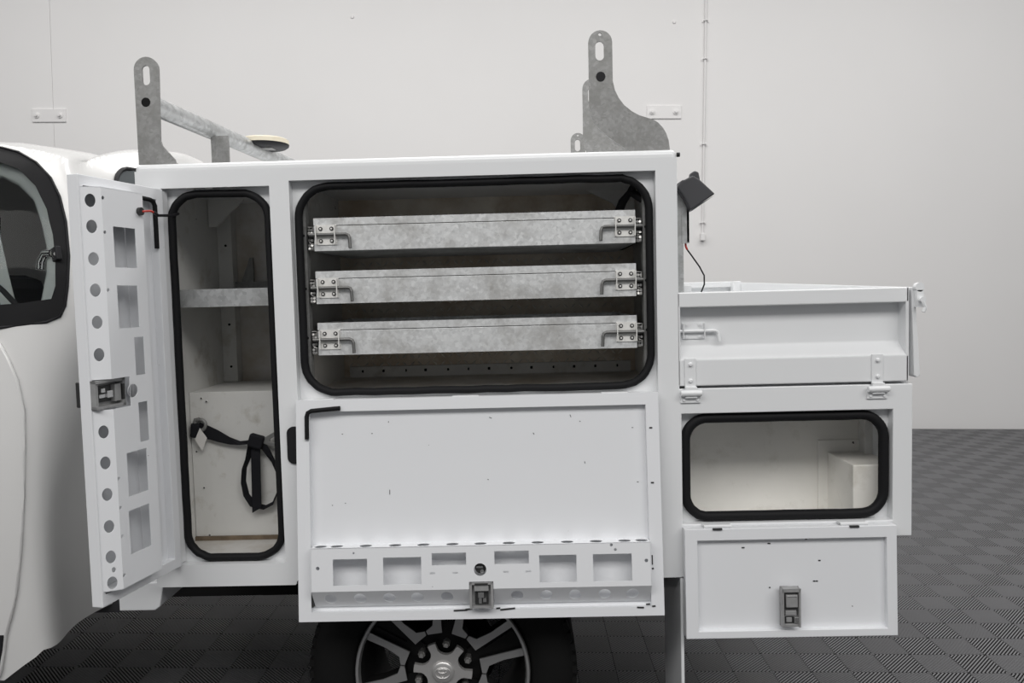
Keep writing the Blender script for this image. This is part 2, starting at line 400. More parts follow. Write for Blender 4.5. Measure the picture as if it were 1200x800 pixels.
mb = MB().tube([S(-.05, 1.50, -.03), S(.0, 1.46, -.03), S(.07, 1.38, -.03)], .008, 8).build('window_divider', BLACK, cab, smooth=60)
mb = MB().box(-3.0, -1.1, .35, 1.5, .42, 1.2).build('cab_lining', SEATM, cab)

# ---- chassis, wheel
mb = MB().box(-3.0, 1.22, .42, .50, .44, .60).box(-3.0, 1.22, 1.26, 1.34, .44, .60).box(-1.2, -.78, .44, 1.3, .46, .54).box(-.75, 1.2, .08, 1.68, .60, .632)
mb.cyl((-.028, .3, .347), (-.028, 1.5, .347), .05).obox((-.56, .55, .57), (.12, .1, .05), Matrix.Rotation(.3, 3, 'Y'))
mb.box(-1.2, -.45, 1.15, 1.70, .27, .62).box(.45, 1.2, 1.25, 1.70, .36, .62).box(-.7, -.48, .52, 1.15, .40, .6).rev([(.1, 1.46), (.384, 1.48), (.384, 1.70), (.1, 1.72)], -.028, .347, 40)  # far wheel, plus unseen dark blocks added to keep light off the floor
mb.build('chassis_and_light_blocks', DARK, T)
mb = MB().tube([(-.62, .3, .56), (-.5, .3, .545), (-.42, .28, .56), (-.3, .28, .52)], .006, 6).tube([(-.7, .36, .59), (-.55, .34, .555), (-.4, .33, .585)], .008, 6)
mb.build('underbody_hose', BLACK, T, smooth=60)
WX, WZ = -.028, .347
arc = [(WX + .47 * math.cos(R(a)), WZ + .47 * math.sin(R(a))) for a in range(34, 147, 7)]
mb = MB(); k = len(arc)
for y0, y1 in ((.035, .46),): mb.add([(x, y0, z) for x, z in arc] + [(x, y1, z) for x, z in arc], [(i, i + 1, k + i + 1, k + i) for i in range(k - 1)])
mb.plate(arc, [], XZ, .455, .46)
mb.build('wheel_arch_liner', DARK, T)
mb = MB().tube([(WX + .478 * math.cos(R(a)), .004, WZ + .478 * math.sin(R(a))) for a in range(38, 144, 5)], .010, 8)
mb.build('wheel_arch_edging', RUBBER, T, smooth=60)
wh = MB().rev([(.247, .052), (.247, .06), (.238, .066), (.228, .10), (.215, .13), (.21, .28), (.24, .29), (.247, .295)], WX, WZ, 64).build('wheel', ALLOYK, T, smooth=40)
mb = MB().rev([(.236, .066), (.240, .050), (.247, .049), (.250, .056), (.247, .066)], WX, WZ, 72, closed=True).build('rim_lip', ALLOY, wh, smooth=40)
prof = [(.248, .075), (.262, .052), (.30, .035), (.345, .042), (.372, .062), (.384, .085), (.384, .26), (.37, .29), (.30, .31), (.25, .295)]
mb = MB().rev(prof, WX, WZ, 72)
for i in range(72):
    a = 2 * math.pi * i / 72; M = Matrix.Rotation(-a, 3, 'Y')
    mb.obox((WX + .372 * math.cos(a), .072, WZ + .372 * math.sin(a)), (.010, .012, .010), M)
mb.build('tyre', TYRE, wh, smooth=35)
MB().rev([(.0, .2), (.15, .2), (.15, .21), (0, .21)], WX, WZ, 40).build('brake_disc', ALLOYK, wh, smooth=40)
MB().rev([(.0, .10), (.108, .10), (.108, .13), (0, .13)], WX, WZ, 40).build('hub', ALLOYK, wh, smooth=40)
for kk in range(6):
    th = R(83 + 60 * kk); ca, sa = math.cos(th), math.sin(th)
    def pol(r, t): return (WX + r * ca - t * sa, WZ + r * sa + t * ca)
    mb = MB()
    for sg in (1, -1):
        pts = [pol(.108, sg * .014), pol(.24, sg * .036), pol(.239, sg * .058), pol(.17, sg * .044), pol(.125, sg * .043), pol(.108, sg * .060), pol(.098, sg * .054), pol(.104, sg * .030)]
        mb.mat(0).plate(pts, [], XZ, .073, .078)
        mb.mat(1).plate(pts, [], XZ, .078, .115)
    mb.mat(1).plate([pol(.08, .02), pol(.24, .04), pol(.24, -.04), pol(.08, -.02)], [], XZ, .092, .11)
    mb.mat(1).plate([pol(.13, .005), pol(.225, .022), pol(.225, .014), pol(.13, .001)], [], XZ, .085, .095)
    mb.build('spoke', [ALLOY, ALLOYK], wh)
hp = []
for i in range(180):
    a = 2 * math.pi * i / 180; r = .030
    while r < .084:
        x, z = r * math.cos(a), r * math.sin(a)
        if any((x - .078 * math.cos(R(82 + 60 * q)))**2 + (z - .078 * math.sin(R(82 + 60 * q)))**2 < .029**2 for q in range(6)): break
        r += .001
    hp.append((WX + r * math.cos(a), WZ + r * math.sin(a)))
MB().plate(hp, [], XZ, .062, .075).build('hub_plate', ALLOYB, wh)
for q in range(6):
    x, z = WX + .077 * math.cos(R(82 + 60 * q)), WZ + .077 * math.sin(R(82 + 60 * q))
    MB().cyl((x, .10, z), (x, .068, z), .0105, n=6).cyl((x, .068, z), (x, .062, z), .009, .006, n=12).build('lug_nut', STEEL, wh)
mb = MB().rev([(0, .054), (.026, .054), (.031, .057), (.034, .064), (.034, .075)], WX, WZ, 40)
for rx, rz, cz in ((.022, .0155, 0), (.007, .0145, .0005), (.0135, .006, .006)):
    mb.tube([(WX + rx * math.cos(2 * math.pi * i / 28), .0535, WZ + cz + rz * math.sin(2 * math.pi * i / 28)) for i in range(28)], .0018, 6, closed=True)
tag(mb.build('centre_cap', ALLOYB, wh, smooth=40), 'silver wheel cap with overlapping oval emblem')
MB().box(.638, .647, 0, .25, .08, .628).build('mud_flap', PAINT, T, bevel=.002)
mb = MB().plate([(-.93, .555), (-.83, .555), (-.815, .565), (-.80, .635), (-.93, .635)], [], XZ, .03, .2)
mb.build('corner_guard', PAINT, T, bevel=.003)

# ---- canopy shell
out = [(-.805, .632)] + [(WX - .484 * math.cos(R(a)), WZ + .484 * math.sin(R(a))) for a in range(36, 146, 4)] + [(.642, .632), (.642, 1.768), (-.805, 1.768)]
LR = (-.737, -.445, .694, 1.722); BR = (-.392, .585, 1.143, 1.734)
mb = MB().plate(out, [rect(*LR), rect(*BR)], XZ, 0, .03)
LH = (-.722, -.458, .706, 1.708, .07); BH = (-.376, .571, 1.160, 1.720, .085)
mb.plate(rect(-.75, -.43, .68, 1.735), [rrect(*LH)], XZ, .03, .036)
mb.plate(rect(-.40, .60, 1.13, 1.745), [rrect(*BH)], XZ, .03, .036)
mb.box(-.805, -.785, .03, 1.74, .632, 1.757)                  # front end wall
mb.box(.622, .642, .03, 1.74, .632, 1.757)                    # rear end wall
mb.box(-.785, .622, 1.72, 1.74, .632, 1.757)                   # far side
can = mb.build('canopy_body', PAINT, T)
MB().box(-.8055, .6425, .0004, 1.75, 1.742, 1.789).build('canopy_roof', PAINT, can, bevel=.014, seg=4, smooth=40)
MB().box(-.785, -.36, .036, .52, .688, .70).build('locker_floor', SHEET, can)
MB().box(-.415, -.383, .036, .52, .70, 1.75).build('divider', INNERW, can)
MB().box(-.786, -.778, .036, .52, .70, 1.75).build('locker_side', INNERW, can)
MB().box(-.778, -.415, .515, .525, .70, 1.75).build('locker_back', SHEET, can)
MB().box(-.383, .622, .036, .52, 1.135, 1.151).build('drawer_bay_floor', SHEET, can)
MB().box(.598, .606, .036, .52, 1.151, 1.75).build('drawer_bay_side', INNERW, can)
MB().box(-.383, .598, .515, .525, 1.151, 1.75).build('drawer_bay_back', CHECK, can)
mb = MB(); i = 0                                            # raised tread bars of the checker plate
pt = .026
for r_ in range(21):
    for c_ in range(36):
        x = -.36 + c_ * pt; z = 1.165 + r_ * pt; a = R(45 if (r_ + c_) % 2 else -45)
        ca, sa = math.cos(a), math.sin(a); pr = [(.013, 0), (0, .0035), (-.013, 0), (0, -.0035)]
        b4 = [(x + p_[0] * ca - p_[1] * sa, .5152, z + p_[0] * sa + p_[1] * ca) for p_ in pr]
        mb.add(b4 + [(x + ca * .006, .5125, z + sa * .006), (x - ca * .006, .5125, z - sa * .006)], [(0, 1, 4), (1, 2, 5), (1, 5, 4), (2, 3, 5), (3, 0, 4), (3, 4, 5)])
tag(mb.build('tread_pattern', TREAD, can), kind='stuff')
mb = MB().mat(0).box(-.36, .58, .495, .514, 1.151, 1.186).mat(1)
for i in range(13): mb.cyl((-.315 + i * .071 + random.uniform(-.008, .008), .4955, 1.171), (-.315 + i * .071, .494, 1.171), .0045, n=8)
mb.build('floor_angle', [INNERW, DARK], can)
for x0, x1 in ((-.377, -.362), (.556, .571)):
    mb = MB().mat(0).box(x0, x1, .040, .07, 1.162, 1.69).mat(1)
    for z in (1.59, 1.445, 1.31): mb.cyl(((x0 + x1) / 2, .0402, z), ((x0 + x1) / 2, .0385, z), .004, n=8)
    mb.build('jamb_angle', [GALVD, DARK], can)
mb = MB().tube([(.57, .06, 1.66), (.53, .08, 1.69), (.51, .1, 1.665), (.50, .14, 1.63), (.49, .2, 1.60)], .012, 8).tube([(.53, .08, 1.69), (.545, .06, 1.715), (.56, .06, 1.735)], .010, 8)
mb.build('wiring_loom', RUBBER, can, smooth=60)
mb = MB().plate([(.42, 1.75), (.59, 1.75), (.59, 1.62), (.52, 1.70)], [], XZ, .42, .43).build('corner_gusset', INNERW, can)
for h, nm in ((LH, 'left'), (BH, 'big')):
    pth = [(a, .024, b_) for a, b_ in rrect(*h, n=10)]
    k = len(pth); pts = []
    for i in range(k):
        p, q = Vector(pth[i]), Vector(pth[(i + 1) % k]); m_ = max(1, int((q - p).length / .05))
        for j in range(m_):
            t = j / m_; v_ = p.lerp(q, t)
            pts.append(v_ + Vector((0, random.uniform(-.001, .001), random.uniform(-.0012, .0012))))
    MB().tube(pts, .0115, 10, closed=True, flat=(.012, .0105)).build('rubber_seal', RUBBER, can, smooth=70)
# locker shelf, post, gusset, inner box
mb = MB().box(-.777, -.416, .085, .50, 1.443, 1.449).box(-.777, -.416, .08, .086, 1.402, 1.452).build('shelf', GALV, can)
mb = MB().box(-.777, -.416, .485, .512, 1.449, 1.48).build('shelf_upstand', GALVD, can)
mb = MB().mat(0).box(-.777, -.73, .47, .513, 1.15, 1.74).mat(1)
for z in (1.60, 1.34, 1.2): mb.cyl((-.75, .4702, z), (-.75, .468, z), .004, n=8)
mb.build('corner_post', [INNERW, DARK], can)
MB().plate([(-.775, 1.745), (-.655, 1.745), (-.75, 1.655), (-.775, 1.655)], [], XZ, .40, .41).build('roof_gusset', INNERW, can)
MB().plate([(-.72, 1.452), (-.68, 1.56), (-.67, 1.56), (-.67, 1.452)], [], XZ, .49, .50).build('shelf_bracket', GALVD, can)
mb = MB().mat(0).box(-.777, -.416, .2, .5, .70, 1.148).mat(1)
for x, z in ((-.74, 1.13), (-.725, 1.12), (-.762, .97), (-.745, .86), (-.735, .715)): mb.cyl((x, .2002, z), (x, .197, z), .0045, n=8)
mb.build('inner_box', [INNERW, STEELD], can, bevel=.002)
MB().box(-.777, -.416, .192, .2, .70, .712).build('rust_strip', BRICKR, can)
MB().plate(rrect(-.425, -.385, .97, 1.072, .018), [], XZ, -.006, .002).build('black_plug', BLACK, can, bevel=.003)
MB().cyl((.644, .01, 1.775), (.652, .01, 1.775), .006, n=10).build('drip_rail_plug', BLACK, can)
MB().rev([(.0, 0), (.012, .003), (.014, .01)], 0, 0, 16).build('roof_vent', GALVD, can).location = (-.38, .3, 1.79)
for x in (-.36, .03, .43):
    MB().box(x, x + .07, -.022, .004, 1.135, 1.147).cyl((x, -.016, 1.142), (x + .07, -.016, 1.142), .006, n=10).build('door_hinge', PAINT, can)
for x in (-.67, -.62, -.56):
    MB().cyl((x, .01, 1.7215), (x + .02, .01, 1.7215), .003, n=8).build('door_clip', STEEL, can)

# ---- drawers
def slide_bolt(mb, x0, sg, yf, zc, w=.056, h=.054, hand=.037, rr=.0047, drop=.038):
    X = lambda u: x0 + sg * u          # u grows away from the locked end
    a, bb = sorted((X(0), X(w)))
    mb.mat(0).box(a, bb, yf - .003, yf, zc - h / 2, zc + h / 2)
    for u in (.002, w - .002):
        a, bb = sorted((X(u - .0012), X(u + .0012))); mb.box(a, bb, yf - .018, yf, zc - h / 2 + .002, zc + h / 2 - .002)
    mb.mat(2).tube([(X(-.018), yf - .010, zc), (X(w + hand - .010), yf - .010, zc), (X(w + hand - .003), yf - .011, zc - .003), (X(w + hand), yf - .012, zc - .010), (X(w + hand + .002), yf - .016, zc - drop)], rr, 8)
    for u in (.013, w - .013):
        for dz in (-.0165, .0165):
            mb.mat(1).cyl((X(u), yf - .003, zc + dz), (X(u), yf - .0045, zc + dz), .0056, n=12)
            mb.mat(0).cyl((X(u), yf - .0045, zc + dz), (X(u), yf - .0065, zc + dz), .0026, n=8)
for zi, z0 in enumerate((1.547, 1.4025, 1.261)):
    x0, x1 = -.341, .536
    mb = MB().box(x0, x1, .05, .47, z0, z0 + .006).box(x0, x0 + .004, .05, .47, z0, z0 + .088).box(x1 - .004, x1, .05, .47, z0, z0 + .088).box(x0, x1, .466, .47, z0, z0 + .088)
    mb.box(x0, x1, .0405, .056, z0 + .0698, z0 + .0895)
    dr = mb.build('drawer', DRAW, T)
    MB().box(x0, x1, .040, .05, z0, z0 + .0675).build('drawer_front', DRAW, dr, bevel=.0008)
    for sg, xs in ((1, x0 + .007), (-1, x1 - .001)):
        mb = MB(); slide_bolt(mb, xs, sg, .040, z0 + .0435 if sg > 0 else z0 + .045)
        tag(mb.build('slide_bolt', [ZINC, STEELD, RODM], dr), 'zinc slide bolt with bent handle')
    for a, bb in ((x0 - .019, x0 - .001), (x1 + .001, x1 + .019)):
        mb = MB().mat(0).box(a + .002, bb - .002, .05, .46, z0 + .004, z0 + .068).mat(1)
        for zc in (z0 + .058, z0 + .050, z0 + .030, z0 + .016, z0 + .008):
            for xc in (a + .005, bb - .006): mb.cyl((xc, .052, zc + random.uniform(-.002, .002)), (xc, .044, zc), .0036, n=8)
        mb.mat(1).tube([(a + .002, .047, z0 + .066), (bb - .003, .047, z0 + .066), (bb - .003, .047, z0 + .05), (a + .004, .047, z0 + .046)], .002, 6)
        mb.tube([(a + .002, .047, z0 + .004), (bb - .003, .047, z0 + .004), (bb - .003, .047, z0 + .02), (a + .004, .047, z0 + .024)], .002, 6)
        mb.build('slide_rail', [DARK, STEEL], dr)

# ---- door latch used on the three doors
def latch(mb, fn, u0, u1, w0, w1, d, keyed=False):
    # fn(u, w, d): d towards the inside of the door
    def bx(a0, a1, b0, b1, c0, c1):
        mb.add([fn(a, b_, c_) for a in (a0, a1) for b_ in (b0, b1) for c_ in (c0, c1)], [(0, 1, 3, 2), (4, 6, 7, 5), (0, 4, 5, 1), (2, 3, 7, 6), (0, 2, 6, 4), (1, 5, 7, 3)])
    W_ = u1 - u0; H_ = w1 - w0; t = .012
    mb.mat(0); bx(u0, u1, w0, w1, d - .012, d - .008)
    bx(u0, u0 + W_ * .1, w0, w1, d - .01, d + t); bx(u1 - W_ * .1, u1, w0, w1, d - .01, d + t)
    bx(u0, u1, w1 - H_ * .09, w1, d - .01, d + t); bx(u0, u1, w0, w0 + H_ * .08, d - .01, d + t * .6)
    if keyed:
        bx(u0 + W_ * .22, u1 - W_ * .16, w0 + H_ * .52, w1 - H_ * .16, d - .01, d + t * .9)
        mb.mat(1); bx(u0 + W_ * .12, u1 - W_ * .1, w0 + H_ * .44, w1 - H_ * .1, d - .01, d + t * .4)
        mb.mat(2); bx(u0 + W_ * .26, u1 - W_ * .2, w1 - H_ * .21, w1 - H_ * .18, d, d + t * 1.0)
        mb.mat(0); bx(u0 + W_ * .2, u1 - W_ * .2, w0 + H_ * .30, w0 + H_ * .42, d - .01, d + t * .5)
        mb.mat(1); bx(u0 + W_ * .15, u1 - W_ * .12, w0 + H_ * .06, w0 + H_ * .28, d - .01, d + t * .2)
        mb.mat(2); bx(u0 + W_ * .66, u1 - W_ * .06, w0 + H_ * .10, w0 + H_ * .26, d, d + t * .8)
        mb.mat(0); bx(u0 + W_ * .25, u0 + W_ * .55, w0 + H_ * .12, w0 + H_ * .24, d, d + t * .4)
    else:
        mb.mat(1); bx(u0 + W_ * .22, u1 - W_ * .22, w0 + H_ * .12, w0 + H_ * .64, d - .01, d - .002)
        bx(u0 + W_ * .22, u1 - W_ * .22, w0 + H_ * .90, w0 + H_ * .97, d, d + t * 1.05)
        mb.mat(0); bx(u0 + W_ * .2, u1 - W_ * .2, w0 + H_ * .66, w0 + H_ * .88, d - .01, d + t * .7)
        mb.mat(2); bx(u0 + W_ * .36, u0 + W_ * .60, w0 + H_ * .40, w0 + H_ * .60, d - .006, d + t * .6)
        bx(u0 + W_ * .38, u0 + W_ * .5, w0 + H_ * .16, w0 + H_ * .42, d - .006, d + t * .3)
        bx(u0 + W_ * .56, u0 + W_ * .70, w0 + H_ * .22, w0 + H_ * .36, d - .006, d + t * .4)

# ---- drop-down door under the drawers: local x right, z up from the hinge, inside of the door towards -y
DD = MB(); DW, DH = .968, .583
FR = rect(0, DW, -DH, .004)
DD.plate(FR, [rect(.034, DW - .034, -DH + .024, -.028)], XZ, 0, .03)
DD.box(.004, DW - .004, .018, .024, -DH + .004, -.004)
dd = DD.build('drop_door', DOORP, T)
dd.location = (-.389, -.03, 1.143); dd.rotation_euler = (-math.asin(.055 / .585), 0, 0)
tag(dd, 'large white drop-down door hanging open below the drawers')
D = .028                                                       # how far the rack stands proud
def fnF(a, b_, c): return (a, -D + c, b_)
rk = MB()
u0, u1, wt, wbm = .042, DW - .036, -.384, -.497
fc = [(.1, .19, -.482, -.413), (.232, .332, -.482, -.411), (.36, .45, -.434, -.402), (.524, .614, -.434, -.400), (.641, .738, -.484, -.413), (.781, .882, -.484, -.413)]
holes = [rect(*q) for q in fc] + [circ(.486, -.447, .0165)] + [rect(x - .007, x + .007, -.4565, -.4515) for x in (.361, .421, .554, .612)]
holes += [circ(.83, -.390, .004, n=8), circ(.84, -.402, .004, n=8), circ(.155, -.398, .003, n=8), circ(.06, -.436, .005, n=8), circ(.92, -.432, .005, n=8)]
front = [(u0, wbm), (.456, wbm), (.456, -.478), (.520, -.478), (.520, wbm), (u1, wbm), (u1, wt), (u0, wt)]
rk.plate(front, holes, fnF, 0, .0018)
ell = [.063, .106, .183, .261, .336, .413, .487, .562, .638, .716, .792, .867, .912]
rk.plate(rect(u0, u1, -D, .018), [circ(x, -.006, .0165, .0155, n=18) for x in ell], lambda a, b_, c: (a, b_, c), wt - .0015, wt)
cu = [.088, .167, .244, .318, .396, .581, .657, .733, .811, .884]
sl = .034                                                      # sloping lower face with a row of holes
def fnS(a, b_, c): t = b_ / sl; return (a, -D + t * (D + .012) + c, wbm - t * .05)
rk.plate([(u0, 0), (.456, 0), (.456, sl * .98), (.520, sl * .98), (.520, 0), (u1, 0), (u1, sl), (u0, sl)], [circ(x, sl * .47, .016, .0105, n=18) for x in cu], fnS, 0, .0015)
rk.box(u0 - .001, u0 + .001, -D, .018, wbm, wt).box(u1 - .001, u1 + .001, -D, .018, wbm, wt)
tag(rk.build('tool_rack', DOORP, dd), 'folded sheet rack with round and square cut-outs')
mb = MB(); latch(mb, lambda a, b_, c: (a, -c, b_), .457, .519, -.548, -.480, D - .011); mb.build('door_latch', [LATCH, STEELD, CHROME], dd)
mb = MB().mat(0).cyl((.486, .012, -.447), (.486, -.008, -.447), .015, n=14).mat(1).cyl((.49, -.002, -.456), (.49, -.012, -.456), .005, n=10).box(.475, .492, -.012, -.002, -.447, -.442); mb.build('lock_knob', [STEELD, CHROME], dd)
MB().tube([(.030, -.004, -.10), (.030, -.004, -.040), (.033, -.004, -.030), (.042, -.004, -.025), (.12, -.004, -.019)], .006, 8).build('seal_strip', RUBBER, dd, smooth=60)
mb = MB()
for x, z, a, l in ((.12, -.09, 0, .004), (.20, -.09, 0, .004), (.245, -.248, 90, .014), (.245, -.06, 90, .004), (.125, -.275, 0, .003), (.09, -.28, 0, .003), (.51, -.22, 20, .004), (.635, -.10, 60, .006), (.735, -.055, 70, .008), (.76, -.07, 30, .004), (.90, -.09, 0, .005), (.91, -.235, 0, .005), (.77, -.18, 80, .006), (.52, -.055, 20, .008)):
    mb.obox((x, .0178, z), (l * .45, .0006, .0008), Matrix.Rotation(R(a), 3, 'Y'))
for x, z, l in ((.43, -.5595, .02), (.452, -.557, .01), (.53, -.556, .006), (.555, -.5585, .022), (.905, -.561, .01), (.925, -.553, .006), (.94, -.558, .005), (.94, -.46, .003)):
    mb.obox((x, -.0008, z), (l * .9, .0012, .0018), Matrix.Rotation(R(random.uniform(-6, 6)), 3, 'Y'))
for z in (-.09, -.235): mb.box(.942, .95, -.001, .001, z - .002, z + .002)
mb.box(.938, .941, -.0012, .001, -.45, -.425).box(.036, .040, -.002, .02, -.545, -.51)
tag(mb.build('paint_chips', STEELD, dd), kind='stuff')

# ---- tall locker door, swung open: local x from hinge to free edge, y to the inside, z up
td = MB(); TW, Z0, Z1 = .289, .696, 1.718
td.plate(rect(0, TW, Z0, Z1), [rect(.026, TW - .012, Z0 + .028, Z1 - .03)], XZ, -.03, 0)
td.box(.004, TW - .004, -.028, -.022, Z0 + .004, Z1 - .004)
tdo = td.build('locker_door', DOORP, T, bevel=.0015)
tdo.location = (-.727, -.012, 0); tdo.rotation_euler = (0, 0, math.atan2(-.31, -.07))
tag(tdo, 'tall narrow white door swung open beside the cab')
P = .034; uc, ur = .258, .122                                  # main face from ur to uc, sloped face to the free edge
zb, zt = Z0 + .036, Z1 - .028
fc = [(.152, .226, 1.504, 1.601), (.155, .224, 1.358, 1.461), (.143, .176, 1.240, 1.334), (.142, .174, 1.073, 1.172), (.154, .223, .948, 1.055), (.155, .227, .806, .914)]
def fnM(a, b_, c): return (a, P - c, b_)
rk = MB()
rk.plate([(ur, zb), (uc, zb), (uc, 1.168), (.199, 1.168), (.199, 1.240), (uc, 1.240), (uc, zt), (ur, zt)],
         [rect(*q) for q in fc] + [circ(.19, 1.204, .0165)] + [circ(.253, z, .0045, n=8) for z in (1.665, 1.585, 1.45, 1.0, .93, .86, .765)], fnM, 0, .0018)
sl = math.hypot(.028, P + .002)
def fnT(a, b_, c): t = a / sl; return (uc + t * .028, P - t * (P + .002) - c, b_)
cz = [1.658, 1.598, 1.523, 1.45, 1.375, 1.299, 1.116, 1.042, .966, .889, .815, .752]
rk.plate([(0, zb), (sl, zb), (sl, zt), (0, zt), (0, 1.240), (sl * .93, 1.240), (sl * .93, 1.168), (0, 1.168)],
         [circ(sl * .5, z, .0115, .0155, n=18) for z in cz] + [circ(sl * .4, .783, .005, .007, n=8)], fnT, 0, .0015)
rk.box(ur - .0018, ur, -.02, P, zb, zt)
rk.plate([(ur, -.02), (ur, P), (uc, P), (uc + .028, -.002), (uc + .02, -.02)], [], XY, zb, zb + .0015).plate([(ur, -.02), (ur, P), (uc, P), (uc + .028, -.002), (uc + .02, -.02)], [], XY, zt - .0015, zt)
rk.build('tool_rack', DOORP, tdo)
mb = MB(); latch(mb, lambda a, b_, c: (.294 - b_, c, a), 1.170, 1.238, .006, .096, P - .027); mb.build('door_latch', [LATCH, STEELD, CHROME], tdo)
MB().box(TW - .006, TW + .001, -.040, -.03, 1.175, 1.235).build('outer_handle', STEELD, tdo, bevel=.002)
MB().tube([(.030, -.002, 1.56), (.030, -.002, 1.672), (.036, -.002, 1.682), (.048, -.002, 1.686), (.10, -.002, 1.688)], .006, 8).build('seal_strip', RUBBER, tdo, smooth=60)
mb = MB().mat(0).cyl((.135, P, 1.645), (.135, P + .008, 1.645), .010, n=14).mat(1).tube([(.132, P + .006, 1.645), (.11, P + .014, 1.648), (.095, P + .010, 1.646)], .003, 6).mat(2).tube([(.097, P + .012, 1.646), (.06, .03, 1.642), (.0, .03, 1.648), (-.06, .0, 1.66)], .004, 6)
tag(mb.build('check_cable', [STEELD, REDW, BLACK], tdo, smooth=60), 'door cable with red sleeve')
MB().box(.245, .275, .0, .001, 1.6905, 1.693).build('sheet_gap', STEELD, tdo)
MB().box(.25, .275, .0, .001, .728, .730).build('sheet_gap', STEELD, tdo)
MB().plate(rect(-.03, .022, .70, 1.715), [], XZ, -.012, -.009).build('door_hinge', PAINT, tdo)

# ---- tray behind the canopy
mb = MB().box(.644, 1.262, .04, 1.70, 1.13, 1.158)
mb.box(.644, .66, .05, 1.70, 1.158, 1.385).box(.66, 1.262, 1.67, 1.70, 1.158, 1.44).box(.655, .70, .1, 1.70, 1.40, 1.43)
mb.box(.70, 1.262, 1.64, 1.71, 1.425, 1.452).box(1.225, 1.262, 1.60, 1.66, 1.16, 1.452)
tr = mb.build('tray', PAINT, T, bevel=.003)
prof = [(0, 1.157), (0, 1.228), (.042, 1.262), (.042, 1.369), (0, 1.369), (0, 1.409), (.048, 1.409), (.055, 1.39), (.055, 1.157)]
sd = MB().plate(prof, [], lambda a, b_, c: (c, a, b_), .640, 1.256)
sd.box(.638, .647, 0, .055, 1.157, 1.409).box(1.247, 1.2565, 0, .055, 1.157, 1.409)
ts = sd.build('tray_side', PAINT, T, bevel=.003)
mb = MB(); slide_bolt(mb, .658, 1, .042, 1.304, w=.062, h=.044, hand=.036, drop=.03); mb.build('slide_bolt', [PAINT, PAINT, PAINT], ts)
for x in (.671, 1.170):
    mb = MB().box(x - .015, x + .015, -.005, .001, 1.152, 1.232).box(x - .016, x + .016, -.014, -.004, 1.126, 1.156)
    mb.cyl((x - .028, -.012, 1.139), (x + .028, -.012, 1.139), .0085, n=12).box(x - .027, x + .027, -.005, .001, 1.112, 1.136)
    for z in (1.172, 1.216): mb.cyl((x, -.004, z), (x, -.012, z), .0065, .004, n=10)
    for dx in (-.018, .018): mb.cyl((x + dx, -.004, 1.120), (x + dx, -.008, 1.120), .004, n=8)
    mb.build('side_hinge', PAINT, ts, bevel=.001)
mb = MB(); k = [(1.260, 1.408), (1.268, 1.408), (1.284, 1.172), (1.276, 1.166), (1.268, 1.172)]
mb.add([(x, -.004, z) for x, z in k] + [(x, 1.70, z + (.04 if i < 2 else 0)) for i, (x, z) in enumerate(k)], [tuple(range(5))[::-1], tuple(range(5, 10))] + [(i, (i + 1) % 5, 5 + (i + 1) % 5, 5 + i) for i in range(5)])
tg = mb.build('tailgate', PAINT, T, bevel=.002)
mb = MB().plate(circ(1.274, 1.408, .012) , [], XZ, -.02, -.004).box(1.266, 1.284, -.02, -.004, 1.355, 1.40).cyl((1.276, -.02, 1.375), (1.276, -.034, 1.375), .008, n=10).tube([(1.276, -.03, 1.37), (1.282, -.03, 1.355), (1.278, -.03, 1.342)], .005, 8)
mb.build('tailgate_catch', PAINT, tg)

# ---- box under the tray
BX = (.647, 1.214, .779, 1.082)
mb = MB().plate([(.640, .632), (.660, .632), (.660, .735), (1.266, .735), (1.266, 1.150), (.640, 1.150)], [rect(*BX)], XZ, 0, .03)
RH = (.660, 1.199, .793, 1.066, .062)
mb.plate(rect(.642, 1.225, .765, 1.095), [rrect(*RH)], XZ, .03, .036)
mb.box(.645, 1.266, .03, .28, .735, .741).box(1.25, 1.266, .03, .28, .741, 1.13).box(.645, 1.266, .03, .28, 1.13, 1.15)
ub = mb.build('under_tray_box', PAINT, T, bevel=.002)
MB().box(.645, 1.25, .245, .255, .741, 1.13).build('box_back', BOXW, ub)
mb = MB().box(1.133, 1.25, .06, .245, .741, .918).build('wheel_step', BOXW, ub, bevel=.003)
MB().box(1.105, 1.25, .238, .246, .741, .955).build('step_flange', BOXW, ub, bevel=.002)
MB().box(1.228, 1.25, .20, .246, .908, 1.13).build('box_side_angle', INNERW, ub)
pts = []
pth = [Vector((a, .022, b_)) for a, b_ in rrect(*RH, n=10)]
for i in range(len(pth)):
    p, q = pth[i], pth[(i + 1) % len(pth)]; m_ = max(1, int((q - p).length / .05))
    pts += [p.lerp(q, j / m_) + Vector((0, 0, random.uniform(-.001, .001))) for j in range(m_)]
MB().tube(pts, .0135, 10, closed=True, flat=(.013, .0135)).build('rubber_seal', RUBBER, ub, smooth=70)
for x in (.735, 1.10):
    MB().box(x - .037, x + .037, -.024, .004, .775, .781).cyl((x - .037, -.022, .778), (x + .037, -.022, .778), .005, n=10).build('door_hinge', PAINT, ub)
bw, bh = .566, .296
mb = MB().plate(rect(0, bw, -bh, .002), [rect(.034, bw - .027, -bh + .02, -.03)], XZ, 0, .028).box(.004, bw - .004, .016, .022, -bh + .003, -.003)
bd = mb.build('box_door', DOORP, T, bevel=.0015); bd.location = (.645, -.03, .772); bd.rotation_euler = (-R(2), 0, 0)
tag(bd, 'small white door hanging open below the rear box')
mb = MB(); latch(mb, lambda a, b_, c: (a, -c, b_), .252, .301, -.262, -.158, .008, keyed=True); mb.build('door_latch', [LATCH, STEELD, CHROME], bd, bevel=.001)
mb = MB()
for x, z, l in ((.35, -.15, .003), (.357, -.15, .003), (.365, -.094, .003), (.23, -.165, .002), (.23, -.045, .004), (.33, -.035, .003), (.16, -.055, .004)): mb.box(x - l, x + l, .015, .017, z - .0016, z + .0016)
